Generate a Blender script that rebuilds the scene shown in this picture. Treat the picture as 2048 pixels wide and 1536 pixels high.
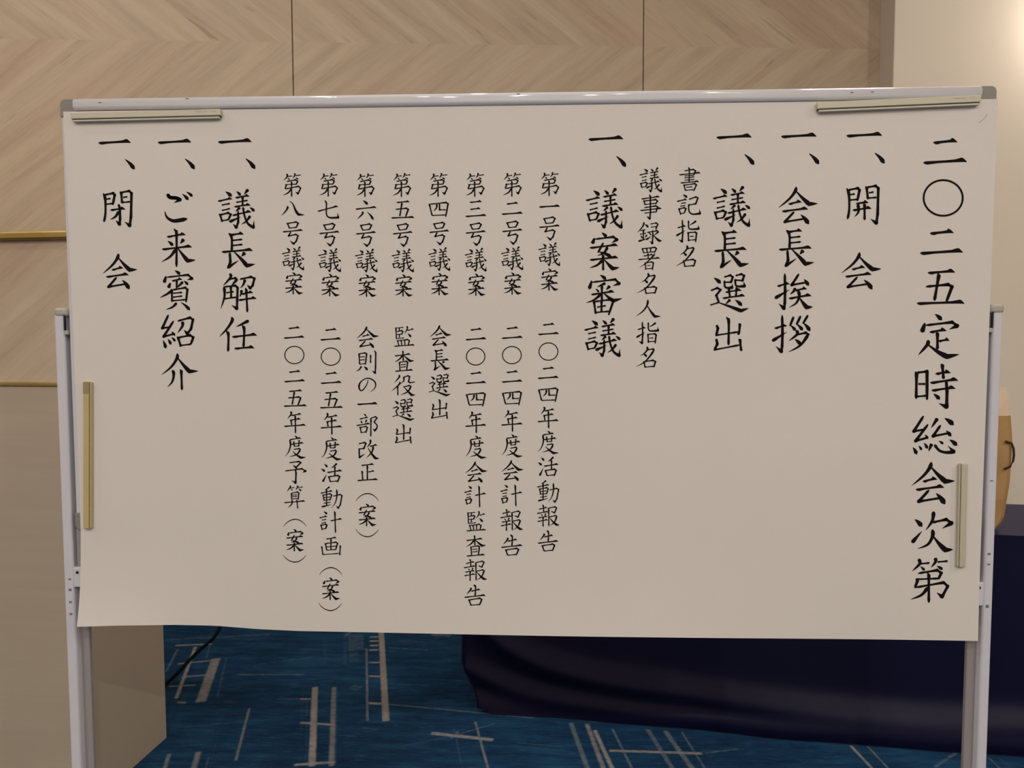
import bpy, bmesh, math, random
import numpy as np
from mathutils import Vector, Matrix
for o in list(bpy.data.objects): bpy.data.objects.remove(o, do_unlink=True)
scene = bpy.context.scene
COL = scene.collection
random.seed(4)

# ---------------- camera ----------------
FPX = 1538.0                                   # focal length in px of the 2048 px wide frame
CAM = np.array([.0439, -1.5094, 1.3298]); YAW, PITCH, ROLL = -.0372, -.0600, -.0023
def _axes(yaw, pitch, roll):
    cy, sy, cp, sp = math.cos(yaw), math.sin(yaw), math.cos(pitch), math.sin(pitch)
    f = np.array([sy*cp, cy*cp, sp]); r = np.array([cy, -sy, 0.]); u = np.cross(r, f)
    return math.cos(roll)*r+math.sin(roll)*u, -math.sin(roll)*r+math.cos(roll)*u, f
RX, UX, FX = _axes(YAW, PITCH, ROLL)
cd = bpy.data.cameras.new('camera'); cam = bpy.data.objects.new('camera', cd); COL.objects.link(cam)
cd.sensor_width = 36; cd.lens = FPX/2048*36; cd.clip_start = .05
m = Matrix(((RX[0], UX[0], -FX[0], CAM[0]), (RX[1], UX[1], -FX[1], CAM[1]), (RX[2], UX[2], -FX[2], CAM[2]), (0, 0, 0, 1)))
cam.matrix_world = m
scene.camera = cam
def hit(px, py, n, d):
    """point where the sight line of a pixel meets the plane n.p = d (used to measure the place)"""
    r = RX*((px-1024)/FPX)+UX*(-(py-768)/FPX)+FX; n = np.array(n, float)
    t = (d-n@CAM)/(n@r); return CAM+t*r
def on_floor(px, py): return hit(px, py, (0, 0, 1), 0)
def on_board(px, py): return hit(px, py, (0, 1, 0), 0)

# ---------------- light, exposure ----------------
scene.view_settings.view_transform = 'Standard'; scene.view_settings.look = 'None'
scene.view_settings.exposure = 0.0; scene.view_settings.gamma = 1.0
scene.view_settings.use_curve_mapping = False
w = bpy.data.worlds.new('world'); scene.world = w; w.use_nodes = True
w.node_tree.nodes['Background'].inputs[0].default_value = (.9, .85, .8, 1)
w.node_tree.nodes['Background'].inputs[1].default_value = .02
WARM = (1.0, .955, .885)
def downlight(x, y, power, size=.11, z=4.36, color=WARM, spread=180):
    l = bpy.data.lights.new('downlight', 'AREA'); l.shape = 'DISK'; l.size = size; l.energy = power; l.color = color
    l.spread = math.radians(spread)
    o = bpy.data.objects.new('downlight', l); COL.objects.link(o); o.location = (x, y, z)
    return o
for x, y, p in ((-2.6, -5.6, 78), (-.2, -5.6, 78), (2.4, -5.6, 78), (-2.4, -3.4, 36), (0.0, -3.4, 36), (2.4, -3.4, 30),
                (-3.2, -.9, 20), (4.1, -2.0, 52), (-2.6, .35, 25), (-.5, .35, 14)):
    downlight(x, y, p)
downlight(3.15, 2.02, 13, size=.1)                       # close to the cream wall
wl = bpy.data.lights.new('wall_lamp', 'POINT'); wl.energy = 13; wl.shadow_soft_size = .05; wl.color = (1.0, .90, .78)
wo = bpy.data.objects.new('wall_lamp', wl); COL.objects.link(wo); wo.location = (2.70, 2.26, 2.84)   # lamp on the cream wall, just right of the frame

# ---------------- helpers ----------------
class MB:
    def __init__(s): s.v = []; s.f = []
    def box(s, x0, x1, y0, y1, z0, z1):
        b = len(s.v)
        s.v += [(x0, y0, z0), (x1, y0, z0), (x1, y1, z0), (x0, y1, z0), (x0, y0, z1), (x1, y0, z1), (x1, y1, z1), (x0, y1, z1)]
        s.f += [tuple(b+i for i in q) for q in ((0, 3, 2, 1), (4, 5, 6, 7), (0, 1, 5, 4), (1, 2, 6, 5), (2, 3, 7, 6), (3, 0, 4, 7))]
        return s
    def prism(s, prof, axis, a, b):
        """closed profile (list of 2-tuples) swept along axis from a to b; profile axes are the other two in order"""
        n = len(prof); k = len(s.v)
        for t in (a, b):
            for p, q in prof:
                s.v.append({'x': (t, p, q), 'y': (p, t, q), 'z': (p, q, t)}[axis])
        s.f += [(k+i, k+(i+1) % n, k+n+(i+1) % n, k+n+i) for i in range(n)]
        s.f += [tuple(k+i for i in range(n))[::-1], tuple(k+n+i for i in range(n))]
        return s
    def tube(s, pts, r, n=8):
        k = len(s.v); P = [Vector(p) for p in pts]
        for i, p in enumerate(P):
            t = (P[min(i+1, len(P)-1)]-P[max(i-1, 0)]).normalized()
            a = t.cross(Vector((0, 0, 1)) if abs(t.z) < .9 else Vector((1, 0, 0))).normalized(); b = t.cross(a)
            for j in range(n):
                c = 2*math.pi*j/n; s.v.append(tuple(p+a*(r*math.cos(c))+b*(r*math.sin(c))))
        for i in range(len(P)-1):
            s.f += [(k+i*n+j, k+i*n+(j+1) % n, k+(i+1)*n+(j+1) % n, k+(i+1)*n+j) for j in range(n)]
        s.f += [tuple(k+j for j in range(n))[::-1], tuple(k+(len(P)-1)*n+j for j in range(n))]
        return s
    def grid(s, P, closed=False):
        k = len(s.v); h, w_ = len(P), len(P[0])
        for row in P: s.v += [tuple(p) for p in row]
        for i in range(h-1):
            for j in range(w_-1):
                s.f.append((k+i*w_+j, k+i*w_+j+1, k+(i+1)*w_+j+1, k+(i+1)*w_+j))
        return s
    def build(s, name, mat, parent=None, smooth=False, bevel=0, seg=2):
        me = bpy.data.meshes.new(name); me.from_pydata(s.v, [], s.f)
        bm = bmesh.new(); bm.from_mesh(me); bmesh.ops.recalc_face_normals(bm, faces=bm.faces)
        if bevel:
            bmesh.ops.bevel(bm, geom=[e for e in bm.edges if e.is_manifold and e.calc_face_angle(0) > .5], offset=bevel, segments=seg, affect='EDGES', profile=.5)
        bm.to_mesh(me); bm.free()
        if smooth: me.polygons.foreach_set('use_smooth', [True]*len(me.polygons))
        me.materials.append(mat)
        o = bpy.data.objects.new(name, me); COL.objects.link(o)
        if parent: o.parent = parent
        return o
def empty(name, loc=(0, 0, 0), rz=0):
    o = bpy.data.objects.new(name, None); COL.objects.link(o); o.location = loc; o.rotation_euler = (0, 0, rz)
    o.empty_display_size = .1; return o
def tag(o, label=None, cat=None, group=None, kind=None):
    if label: o['label'] = label
    if cat: o['category'] = cat
    if group: o['group'] = group
    if kind: o['kind'] = kind
    return o
def rprof(x0, x1, z0, z1, r, n=5):
    """rounded rectangle profile"""
    out = []
    for cx, cz, a0 in ((x1-r, z1-r, 0), (x0+r, z1-r, 90), (x0+r, z0+r, 180), (x1-r, z0+r, 270)):
        for i in range(n+1):
            a = math.radians(a0+90*i/n); out.append((cx+r*math.cos(a), cz+r*math.sin(a)))
    return out

# ---------------- materials ----------------
def srgb(r, g, b):
    f = lambda c: (c/255/12.92) if c/255 <= .04045 else ((c/255+.055)/1.055)**2.4
    return (f(r), f(g), f(b), 1)
class NT:
    def __init__(s, name, rough=.6, **kw):
        s.m = bpy.data.materials.new(name); s.m.use_nodes = True; s.t = s.m.node_tree; s.b = s.t.nodes['Principled BSDF']
        s.b.inputs['Roughness'].default_value = rough
        for k, v in kw.items(): s.b.inputs[k.replace('_', ' ')].default_value = v
    def n(s, typ, **kw):
        x = s.t.nodes.new(typ)
        for k, v in kw.items():
            if isinstance(k, str) and hasattr(x, k): setattr(x, k, v)
        return x
    def link(s, a, b): s.t.links.new(a, b)
    def val(s, sock, v):
        if isinstance(v, (int, float)): sock.default_value = v
        elif isinstance(v, tuple): sock.default_value = v
        else: s.link(v, sock)
    def math(s, op, a, b=0, c=None):
        x = s.n('ShaderNodeMath', operation=op); s.val(x.inputs[0], a); s.val(x.inputs[1], b)
        if c is not None: s.val(x.inputs[2], c)
        return x.outputs[0]
    def mix(s, fac, a, b, blend='MIX'):
        x = s.n('ShaderNodeMix', data_type='RGBA', blend_type=blend)
        s.val(x.inputs[0], fac); s.val(x.inputs[6], a); s.val(x.inputs[7], b); return x.outputs[2]
    def noise(s, vec, scale, detail=3, rough=.55, dist=0):
        x = s.n('ShaderNodeTexNoise'); s.link(vec, x.inputs['Vector']); x.inputs['Scale'].default_value = scale
        x.inputs['Detail'].default_value = detail; x.inputs['Roughness'].default_value = rough; x.inputs['Distortion'].default_value = dist
        return x.outputs['Fac']
    def ramp(s, fac, stops):
        x = s.n('ShaderNodeValToRGB'); s.link(fac, x.inputs[0]); e = x.color_ramp.elements
        e[0].position, e[0].color = stops[0]; e[1].position, e[1].color = stops[-1]
        for p, c in stops[1:-1]:
            k = e.new(p); k.color = c
        return x.outputs[0]
    def coords(s):
        return s.n('ShaderNodeTexCoord').outputs['Object']
    def mapping(s, vec, scale=(1, 1, 1), rot=(0, 0, 0), loc=(0, 0, 0)):
        x = s.n('ShaderNodeMapping'); s.link(vec, x.inputs[0]); x.inputs['Scale'].default_value = scale
        x.inputs['Rotation'].default_value = rot; x.inputs['Location'].default_value = loc; return x.outputs[0]
    def bump(s, h, strength=.2, dist=.002):
        x = s.n('ShaderNodeBump'); s.link(h, x.inputs['Height']); x.inputs['Strength'].default_value = strength
        x.inputs['Distance'].default_value = dist; s.link(x.outputs[0], s.b.inputs['Normal'])
    def color(s, c): s.val(s.b.inputs['Base Color'], c)
G = lambda v: (v, v, v, 1)
def mottled(name, base, rough=.5, amp=.05, scale=8, **kw):
    t = NT(name, rough, **kw); f = t.noise(t.coords(), scale, 4)
    lo = tuple(c*(1-amp) for c in base[:3])+(1,); hi = tuple(min(1, c*(1+amp)) for c in base[:3])+(1,)
    t.color(t.mix(f, lo, hi)); return t.m
M = {}
# veneer: chevron figure, mirrored about z = 2.74
t = NT('chevron_veneer', .55)
sep = t.n('ShaderNodeSeparateXYZ'); t.link(t.coords(), sep.inputs[0])
v = t.math('ABSOLUTE', t.math('SUBTRACT', sep.outputs[2], 2.742))
ang = math.radians(38)
P_ = t.math('ADD', t.math('MULTIPLY', sep.outputs[0], math.sin(ang)), t.math('MULTIPLY', v, math.cos(ang)))
Q_ = t.math('SUBTRACT', t.math('MULTIPLY', sep.outputs[0], math.cos(ang)), t.math('MULTIPLY', v, math.sin(ang)))
side = t.math('MULTIPLY', t.math('GREATER_THAN', sep.outputs[2], 2.742), 3.7)
cmb = t.n('ShaderNodeCombineXYZ'); t.link(P_, cmb.inputs[0]); t.link(t.math('MULTIPLY', Q_, .09), cmb.inputs[1]); t.link(side, cmb.inputs[2])
wob = t.noise(cmb.outputs[0], 5, 2)
cmb2 = t.n('ShaderNodeCombineXYZ'); t.link(t.math('ADD', P_, t.math('MULTIPLY', wob, .05)), cmb2.inputs[0])
t.link(t.math('MULTIPLY', Q_, .07), cmb2.inputs[1]); t.link(side, cmb2.inputs[2])
g1 = t.noise(cmb2.outputs[0], 14, 5, .62)
g2 = t.noise(cmb2.outputs[0], 70, 4, .6)
g3 = t.noise(cmb2.outputs[0], 5.5, 1, .5)
c = t.ramp(g1, [(.3, srgb(180, 161, 143)), (.45, srgb(191, 173, 153)), (.56, srgb(199, 182, 161)), (.72, srgb(189, 167, 150))])
streak = t.ramp(g2, [(.3, G(.88)), (.46, G(1)), (.7, G(1.02))])
tone = t.ramp(g3, [(.3, srgb(232, 208, 196)), (.5, srgb(250, 244, 230)), (.7, srgb(226, 216, 200))])
c = t.mix(.8, c, streak, 'MULTIPLY'); c = t.mix(.55, c, tone, 'MULTIPLY')
lines = t.ramp(t.noise(cmb2.outputs[0], 27, 3, .7), [(.31, G(.68)), (.35, G(1)), (1, G(1))])
c = t.mix(.7, c, lines, 'MULTIPLY')
t.color(c); M['veneer'] = t.m
t = NT('linen_laminate', .5)
a = t.noise(t.mapping(t.coords(), (1, 1, 30)), 2, 4); b_ = t.noise(t.mapping(t.coords(), (1, 1, 5)), 2.5, 2)
c = t.mix(a, srgb(176, 160, 142), srgb(188, 173, 154)); c = t.mix(t.math('MULTIPLY', b_, .4), c, srgb(166, 149, 130)); t.color(c); M['laminate'] = t.m
M['brightened_laminate'] = mottled('brightened_laminate', srgb(204, 189, 168), .55, .03, 5)  # grainless cabinet side; base colour lightened in place of light reaching it
M['cream_wall'] = mottled('cream_wall', srgb(236, 224, 208), .8, .03, 3)
M['reveal'] = mottled('reveal', srgb(205, 192, 178), .75, .03, 4)
M['ceiling'] = mottled('ceiling', srgb(225, 220, 210), .9, .02, 3)
M['plain_wall'] = mottled('plain_wall', srgb(196, 180, 160), .8, .03, 2)
t = NT('aged_gold', .45, Metallic=1.0)
t.color(t.mix(t.noise(t.mapping(t.coords(), (1, 4, 4)), 9, 4), srgb(160, 132, 72), srgb(198, 172, 112))); M['gold'] = t.m
M['dark_gap'] = mottled('dark_gap', srgb(52, 40, 32), .9)
M['white_metal'] = mottled('white_metal', srgb(206, 204, 212), .3, .03, 6)
M['rail_metal'] = mottled('rail_metal', srgb(216, 214, 220), .1, .03, 8, Coat_Weight=.4, Coat_Roughness=.06)
M['grey_plastic'] = mottled('grey_plastic', srgb(134, 129, 122), .45, .05, 30)
M['recess_metal'] = mottled('recess_metal', srgb(150, 143, 142), .5, .04, 10)
M['board_white'] = mottled('board_white', srgb(225, 225, 228), .2, .01, 4)
M['cap_plastic'] = mottled('cap_plastic', srgb(170, 166, 156), .4, .05, 40)
M['dark_rubber'] = mottled('dark_rubber', srgb(40, 38, 38), .6)
M['screw'] = mottled('screw', srgb(45, 38, 36), .4)
t = NT('paper', .72)
n1 = t.noise(t.coords(), 2.2, 3); n2 = t.noise(t.coords(), 260, 2)
c = t.mix(n1, srgb(213, 206, 201), srgb(222, 215, 208)); t.color(t.mix(t.math('MULTIPLY', n2, .25), c, srgb(206, 199, 190)))
t.bump(n2, .05, .0004); M['paper'] = t.m
M['ink'] = mottled('ink', srgb(17, 10, 9), .85, .1, 40, Specular_IOR_Level=.15)
M['faint_print'] = mottled('faint_print', srgb(140, 132, 116), .6)
M['scuff'] = mottled('scuff', srgb(118, 112, 112), .6)
M['magnet_cream'] = mottled('magnet_cream', srgb(198, 191, 171), .42, .03, 15)
M['magnet_edge'] = mottled('magnet_edge', srgb(202, 196, 180), .42, .03, 15)
M['magnet_groove'] = mottled('magnet_groove', srgb(92, 84, 74), .6)
M['magnet_yellow'] = mottled('magnet_yellow', srgb(188, 171, 122), .45, .07, 22)
M['magnet_pale'] = mottled('magnet_pale', srgb(188, 182, 160), .45, .05, 18)
M['tape'] = mottled('tape', srgb(150, 136, 108), .5, .1, 60)
t = NT('navy_satin', .5, Sheen_Weight=.3, Sheen_Roughness=.35, Specular_IOR_Level=.2)
t.b.inputs['Sheen Tint'].default_value = srgb(110, 100, 200)
wv = t.noise(t.mapping(t.coords(), (40, 40, 40)), 20, 2)
t.color(t.mix(wv, srgb(11, 11, 40), srgb(15, 14, 48))); t.bump(wv, .08, .0008); M['navy'] = t.m
t = NT('kraft', .75); f = t.noise(t.coords(), 14, 5, .6)
t.color(t.mix(f, srgb(160, 122, 76), srgb(196, 156, 102))); t.bump(t.noise(t.coords(), 22, 3), .5, .004); M['kraft'] = t.m
M['flyer'] = mottled('flyer', srgb(238, 212, 184), .6)
M['handle_brown'] = mottled('handle_brown', srgb(62, 42, 28), .8)
M['wood_leg'] = mottled('table_metal', srgb(80, 80, 84), .4)
M['table_board'] = mottled('table_board', srgb(150, 126, 98), .6)
M['black_cord'] = mottled('black_cord', srgb(10, 10, 14), .7, Specular_IOR_Level=.1)
# carpet: deep blue with hatch marks carried by the 'mark' attribute
t = NT('carpet', .95, Specular_IOR_Level=.08)
co = t.coords()
h1 = t.noise(t.mapping(co, (1.6, 9, 1)), 3.0, 4, .6); h2 = t.noise(t.mapping(co, (5, 60, 1)), 3.2, 4, .6); h3 = t.noise(co, 1.7, 2)
h4 = t.noise(t.mapping(co, (60, 5, 1), loc=(3, 1, 0)), 3, 3)
base = t.ramp(t.math('ADD', t.math('MULTIPLY', h1, .6), t.math('MULTIPLY', h3, .4)), [(.34, srgb(22, 46, 76)), (.5, srgb(28, 62, 97)), (.66, srgb(40, 86, 122))])
base = t.mix(t.math('MULTIPLY', t.ramp(h2, [(.55, G(0)), (.72, G(1))]), .6), base, srgb(64, 112, 136))
base = t.mix(t.math('MULTIPLY', t.ramp(h4, [(.6, G(0)), (.8, G(1))]), .25), base, srgb(50, 96, 122))
at = t.n('ShaderNodeAttribute'); at.attribute_name = 'mark'
fz = t.noise(co, 220, 3, .7); fz2 = t.noise(co, 42, 3, .6)
k = t.math('MULTIPLY', at.outputs['Fac'], t.math('ADD', t.math('MULTIPLY', fz, .8), t.math('MULTIPLY', fz2, 1.15)))
k = t.ramp(k, [(.26, G(0)), (.55, G(.42)), (.95, G(.95))])
warm_ = t.mix(t.noise(co, 9, 2), srgb(150, 152, 150), srgb(182, 166, 160))
warm_ = t.mix(t.ramp(at.outputs['Fac'], [(.3, G(0)), (.75, G(1))]), srgb(96, 134, 148), warm_)
c = t.mix(k, base, warm_)
c = t.mix(t.math('MULTIPLY', t.noise(co, 500, 2, .7), .25), c, srgb(10, 34, 60))
t.color(c); t.bump(t.noise(co, 420, 3), .35, .003); M['carpet'] = t.m
# ---- brush lettering: stroke skeletons, each in a 0..100 box of its ink ----
# h level stroke, s downstroke, p left sweep, n right sweep, d dot, t rising flick, k short left drop,
# z angular stroke, l thin line, g angular with hook, u curved with hook, c curve, r swelling curve, o ring
GLYPHS = {
'一': 'h 2 72 98 52',
'二': 'h 23 12 78 5;h 0 92 100 84',
'三': 'h 20 8 78 3;h 22 51 72 46;h 0 94 100 88',
'〇': 'o',
'、': 'D 6 4 94 92',
'五': 'h 23 8 80 4;s 47 10 37 86;z 19 47 66 41 74 47 63 86;h 0 93 100 91',
'定': 'd 42 2 57 14;k 18 22 11 43;g 20 27 83 20 95 28 76 36;h 29 42 69 37;s 48 43 48 81;h 50 62 76 59;p 25 60 24 70 2 94;n 25 70 50 87 71 97 100 92',
'時': 's 4 18 3 78;z 4 20 28 17 28 78;l 8 45 24 45;l 5 73 27 71;s 63 1 66 34;h 47 22 82 18;h 35 42 99 35;g 72 38 74 60 73 96 55 88;h 38 59 93 53;d 43 67 56 78',
'総': 'z 25 3 3 42 22 38;z 35 24 7 66 32 58;d 28 50 34 60;d 1 82 9 98;d 14 78 20 88;d 26 71 33 84;p 56 9 42 33;d 72 9 90 24;z 63 26 46 54 83 46;d 75 40 85 53;p 43 73 36 92;u 49 75 60 90 76 95 92 93 79 78;d 59 66 68 73;d 83 63 98 76',
'会': 'p 46 2 43 14 28 34 1 57;n 45 13 62 32 78 47 100 46;h 26 47 59 40;h 10 66 75 59;z 41 67 17 94 66 86;d 57 75 76 98',
'次': 'd 12 22 27 38;t 5 80 28 51;p 55 2 52 25 37 49;g 51 30 84 22 96 31 74 45;p 52 47 53 62 42 84 18 95;n 54 64 68 83 82 98 100 97',
'第': 'p 22 3 25 14 5 30;l 27 14 51 12;d 27 20 37 28;p 65 1 67 9 55 22;l 72 10 99 8;d 70 19 84 26;z 21 35 71 28 82 34 75 46;l 15 48 78 46;z 17 46 19 52 13 65;g 13 66 88 55 99 63 84 86 70 77;s 49 34 49 99;p 47 65 30 82 1 92',
'門': 's 6 8 10 30 10 65 5 88;z 7 12 36 7 41 12 35 38;l 12 24 27 22;l 12 38 36 36;s 62 3 66 36;g 63 5 89 1 97 7 95 75 91 98 74 87;l 69 19 83 17;l 67 33 92 31',
'開': '@門;h 30 47 67 43;h 20 64 76 58;p 36 49 38 68 26 82;s 56 47 56 90',
'閉': '@門;h 26 54 76 50;g 54 38 58 50 59 80 57 94 44 83;p 55 58 43 73 26 81',
'長': 's 25 2 31 15 31 50;h 28 5 66 2;l 33 21 62 18;l 33 35 63 32;h 1 52 93 47;z 25 54 27 80 20 96;t 18 96 51 76;n 37 51 60 73 76 90 100 86;P 70 54 60 65',
'扌': 'g 27 1 28 50 27 84 25 98 11 84;h 7 36 39 28;t 1 70 39 46',
'挨': '@扌;z 64 2 45 33 82 26;d 77 17 88 33;p 52 41 52 48 41 59;h 54 48 84 42;h 37 70 96 61;p 61 48 65 62 57 83 38 95;n 65 68 74 82 84 95 100 94',
'拶': '@扌;z 57 5 48 28;D 48 28 61 41;z 75 3 65 25;D 65 25 79 40;z 94 1 82 22;D 82 22 98 41;p 64 41 66 52 44 70;z 66 53 88 48 96 53;p 95 52 80 75 65 88 43 99;d 60 65 74 78',
'言': 'd 46 1 78 14;h 0 34 82 26;l 26 46 72 42;l 24 62 70 57;s 18 70 32 98;z 19 73 66 67 78 72 66 90;l 30 93 62 90',
'議': 'd 22 7 37 18;h 1 31 40 24;l 12 41 34 37;l 12 55 34 50;s 7 64 13 84;z 8 66 29 61 36 65 30 78;l 13 81 31 78;d 51 6 62 16;P 83 1 72 14;h 48 22 86 17;l 51 34 82 29;h 45 45 89 40;s 68 20 68 44;p 61 47 49 58;h 40 67 91 57;g 56 56 56 85 51 98 42 89;t 32 84 63 71;u 69 46 73 68 82 88 97 98 99 80;p 89 68 78 82 65 90;d 87 47 99 56',
'選': 'd 11 11 27 24;z 3 45 20 38 28 43 17 58 24 77;l 2 84 23 77;n 23 77 55 89 80 99 100 92;z 37 9 53 4 59 9 55 22 38 23;u 38 18 39 34 46 38 57 37 58 27;z 66 5 81 1 88 5 84 18 67 17;u 65 14 67 31 74 34 89 33 87 21;h 40 49 81 43;s 49 41 52 62;s 69 37 67 62;h 33 65 90 58;p 53 69 40 82;d 65 70 81 84',
'出': 's 48 1 53 15 52 82;z 10 23 15 33 9 53;l 8 53 88 43;s 92 19 90 40 86 52;z 9 63 13 78 3 95;l 3 95 92 81;s 92 64 94 80 97 99',
'書': 's 46 1 48 12 47 64;z 25 16 66 10 77 16 69 33;h 0 32 100 24;l 26 37 69 34;l 26 45 72 41;l 26 55 72 51;h 6 66 93 60;s 23 73 30 99;z 23 76 74 69 81 74 69 99;l 34 85 62 82;l 30 97 69 94',
'記': 'd 26 1 42 14;h 0 33 42 24;l 18 43 38 40;l 15 57 36 53;s 9 68 17 98;z 10 70 31 64 38 69 32 88;l 17 93 33 89;z 50 24 80 12 88 17 79 45 51 51;u 50 46 51 80 65 95 97 92 94 70',
'指': 'g 27 1 29 60 26 98 11 88;h 6 36 42 28;t 1 72 40 48;p 87 6 72 17 57 25;u 54 4 54 33 63 43 97 41 95 24;s 52 56 54 97;z 53 58 83 56 88 60 84 98;l 59 75 76 74;l 55 91 84 89',
'名': 'p 54 1 58 14 40 34 21 44;z 57 16 86 12 92 16;p 92 15 70 46 40 75 0 95;d 36 33 53 47;s 40 70 46 99;z 41 71 86 65 98 71 90 96;l 46 97 90 93',
'事': 'h 5 18 91 9;s 17 25 23 43;z 17 27 73 21 81 27 72 39;l 23 41 71 36;z 18 54 74 47 82 51 74 72;h 0 65 100 57;l 21 76 73 71;g 43 1 48 10 48 72 45 99 29 88',
'録': 'p 28 2 22 22 1 49;d 31 12 44 24;l 13 40 33 36;l 11 57 36 52;s 25 38 25 82;d 14 62 20 74;p 39 60 31 72;t 4 88 44 76;z 53 11 77 6 83 12 75 34;l 55 25 77 22;h 39 48 86 41;g 62 38 63 60 61 98 50 87;d 47 50 55 60;t 36 81 57 66;p 87 44 66 63;n 64 60 78 76 89 86 100 86',
'署': 's 19 6 26 28;z 19 8 77 2 84 7 75 25;s 39 7 42 24;s 58 5 57 22;l 26 25 75 21;h 24 39 69 33;s 45 28 47 50;h 0 54 100 48;p 78 30 52 56 30 74 6 89;s 33 67 35 99;z 34 69 63 65 70 69 66 98;l 41 81 56 79;l 35 95 66 92',
'人': 'p 49 2 46 33 30 66 1 97;n 46 36 60 68 76 97 100 96',
'案': 'd 41 1 57 12;k 17 15 10 30;g 19 18 80 12 92 19 74 28;h 1 40 95 33;z 47 27 30 51;D 30 50 72 63;p 61 38 50 52 27 61;h 1 71 96 65;s 46 58 46 99;p 44 72 26 85 1 92;n 50 71 66 85 78 94 100 91',
'審': 'd 39 1 54 11;k 16 15 9 36;g 17 19 81 12 92 22 74 28;p 54 21 31 31;d 27 35 35 43;P 66 28 56 38;h 14 49 78 42;s 44 27 44 64;p 42 48 22 63 0 70;n 48 45 64 58 76 65 100 59;s 22 66 27 98;z 22 67 69 62 75 67 63 99;s 43 65 43 93;l 31 81 55 77;l 27 94 65 91',
'解': 'p 26 2 30 10 9 33;z 25 16 42 13 47 17;p 46 17 31 33;p 12 34 13 60 3 90;g 13 35 42 32 48 37 47 70 46 90 32 81;s 30 34 31 63;l 18 50 38 47;l 14 65 46 61;g 54 16 84 10 93 14 88 32 82 38 73 30;p 68 16 64 28 56 38;p 58 43 58 50 54 60;h 58 53 89 48;h 50 68 98 63;s 71 38 74 99',
'任': 'p 33 1 35 11 20 36 1 57;s 22 41 25 55 24 99;p 78 11 62 20 45 29;s 63 25 66 40 64 87;h 34 57 99 51;h 40 90 92 87',
'ご': 'G 12 11 20 19 42 21 56 26 34 37;r 1 66 8 84 30 96 55 94 77 90;D 64 8 84 25;D 79 1 99 14',
'来': 's 40 1 45 12 45 99;h 17 21 71 14;d 20 32 34 43;P 66 27 56 39;h 3 53 89 46;p 43 53 27 72 2 86;n 48 50 66 71 77 83 100 81',
'賓': 'd 45 1 60 10;k 19 15 13 32;g 21 18 85 12 97 21 82 25;h 36 27 67 22;s 51 27 51 44;p 70 29 58 39 47 47;d 72 27 84 36;k 32 32 26 45;p 36 52 20 61 1 69;s 36 48 37 80;z 37 50 77 44 83 49 79 79;l 40 58 68 56;l 40 68 68 65;l 37 77 79 74;p 51 82 38 93 19 99;D 64 81 89 99',
'紹': 'z 22 2 3 42 26 39;z 38 20 7 67 38 59;d 31 52 41 63;D 5 78 13 99;d 20 74 29 89;d 31 69 42 80;g 50 21 88 11 97 17 91 44 80 58 69 47;p 64 22 65 35 50 56;s 51 68 60 97;z 51 70 88 63 98 69 91 88;l 59 93 92 89',
'介': 'p 43 1 43 13 27 37 1 58;n 44 12 60 32 76 49 100 48;p 29 46 34 54 30 76 17 91;s 54 44 56 99',
'八': 'p 26 35 28 48 15 78 1 98;n 37 2 51 22 62 65 74 92 100 95',
'七': 'h 1 60 96 33;u 34 1 42 18 42 76 56 95 97 95 93 68',
'六': 'd 36 1 57 20;h 1 45 99 36;p 31 59 35 69 10 97;D 56 60 84 98',
'四': 's 3 13 17 93;z 3 15 88 3 98 12 86 99;p 41 14 39 40 23 63;z 54 10 55 53 84 53;l 17 92 86 88',
'号': 's 24 6 35 30;z 25 8 67 1 77 7 67 26;l 35 29 68 25;h 1 45 99 38;g 41 45 30 64 66 57 76 63 67 88 55 99 36 85',
'年': 'p 30 1 34 12 17 34;h 33 19 79 12;h 27 40 76 34;s 32 39 36 62;h 1 67 99 62;s 52 18 53 99',
'度': 'd 47 1 59 11;h 25 18 77 12;p 25 18 28 45 18 75 2 92;h 29 39 88 33;s 43 27 46 50;s 68 21 66 49;l 46 48 66 47;z 43 62 68 58 74 62;p 73 62 58 83 22 94;n 38 70 58 87 76 98 100 96',
'予': 'z 22 8 66 2 75 7 52 30;D 38 19 56 33;g 1 45 80 35 97 45 82 52;g 50 38 53 55 51 99 32 87',
'算': 'p 28 1 30 8 14 26;l 30 12 49 9;d 33 15 40 22;p 62 1 64 8 54 20;l 66 9 88 7;d 68 14 80 23;s 35 33 37 61;z 35 34 64 28 70 33 67 60;l 38 42 62 40;l 38 49 62 47;l 38 58 65 56;h 1 73 99 67;p 38 62 38 78 19 95;s 61 62 65 99',
'（': 'c 1 98 10 60 28 20 50 2 72 18 90 60 99 98',
'）': 'c 1 2 10 40 28 80 50 98 72 82 90 40 99 4',
'活': 'd 16 6 30 20;d 2 30 18 43;t 9 97 27 58;p 75 2 64 15 48 26;h 29 48 99 39;s 66 18 66 68;s 37 69 45 97;z 37 71 80 64 88 70 79 97;l 45 96 79 92',
'動': 'p 43 2 32 11 20 17;h 1 31 56 21;s 29 12 29 87;s 13 38 18 66;z 13 40 46 34 52 39 45 62;l 17 51 45 48;l 18 63 45 60;l 16 77 47 72;t 6 93 52 82;g 58 45 90 37 99 42 91 84 82 98 72 87;p 75 14 76 45 67 78 50 98',
'計': '<言 0 2 43 88;h 49 44 99 36;s 68 1 71 99',
'画': 'h 24 9 77 2;s 49 8 49 69;s 20 33 28 72;z 20 35 75 27 83 34 73 68;l 27 53 75 48;l 28 71 73 67;s 2 50 8 96;l 7 95 93 88;s 97 44 94 99',
'則': 's 16 13 19 61;z 16 15 45 11 53 15 47 60;l 20 28 44 27;l 20 42 44 40;l 19 60 47 56;p 28 68 18 82 2 90;d 40 69 56 84;s 72 20 72 55;g 90 1 97 10 96 72 94 98 78 86',
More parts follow.
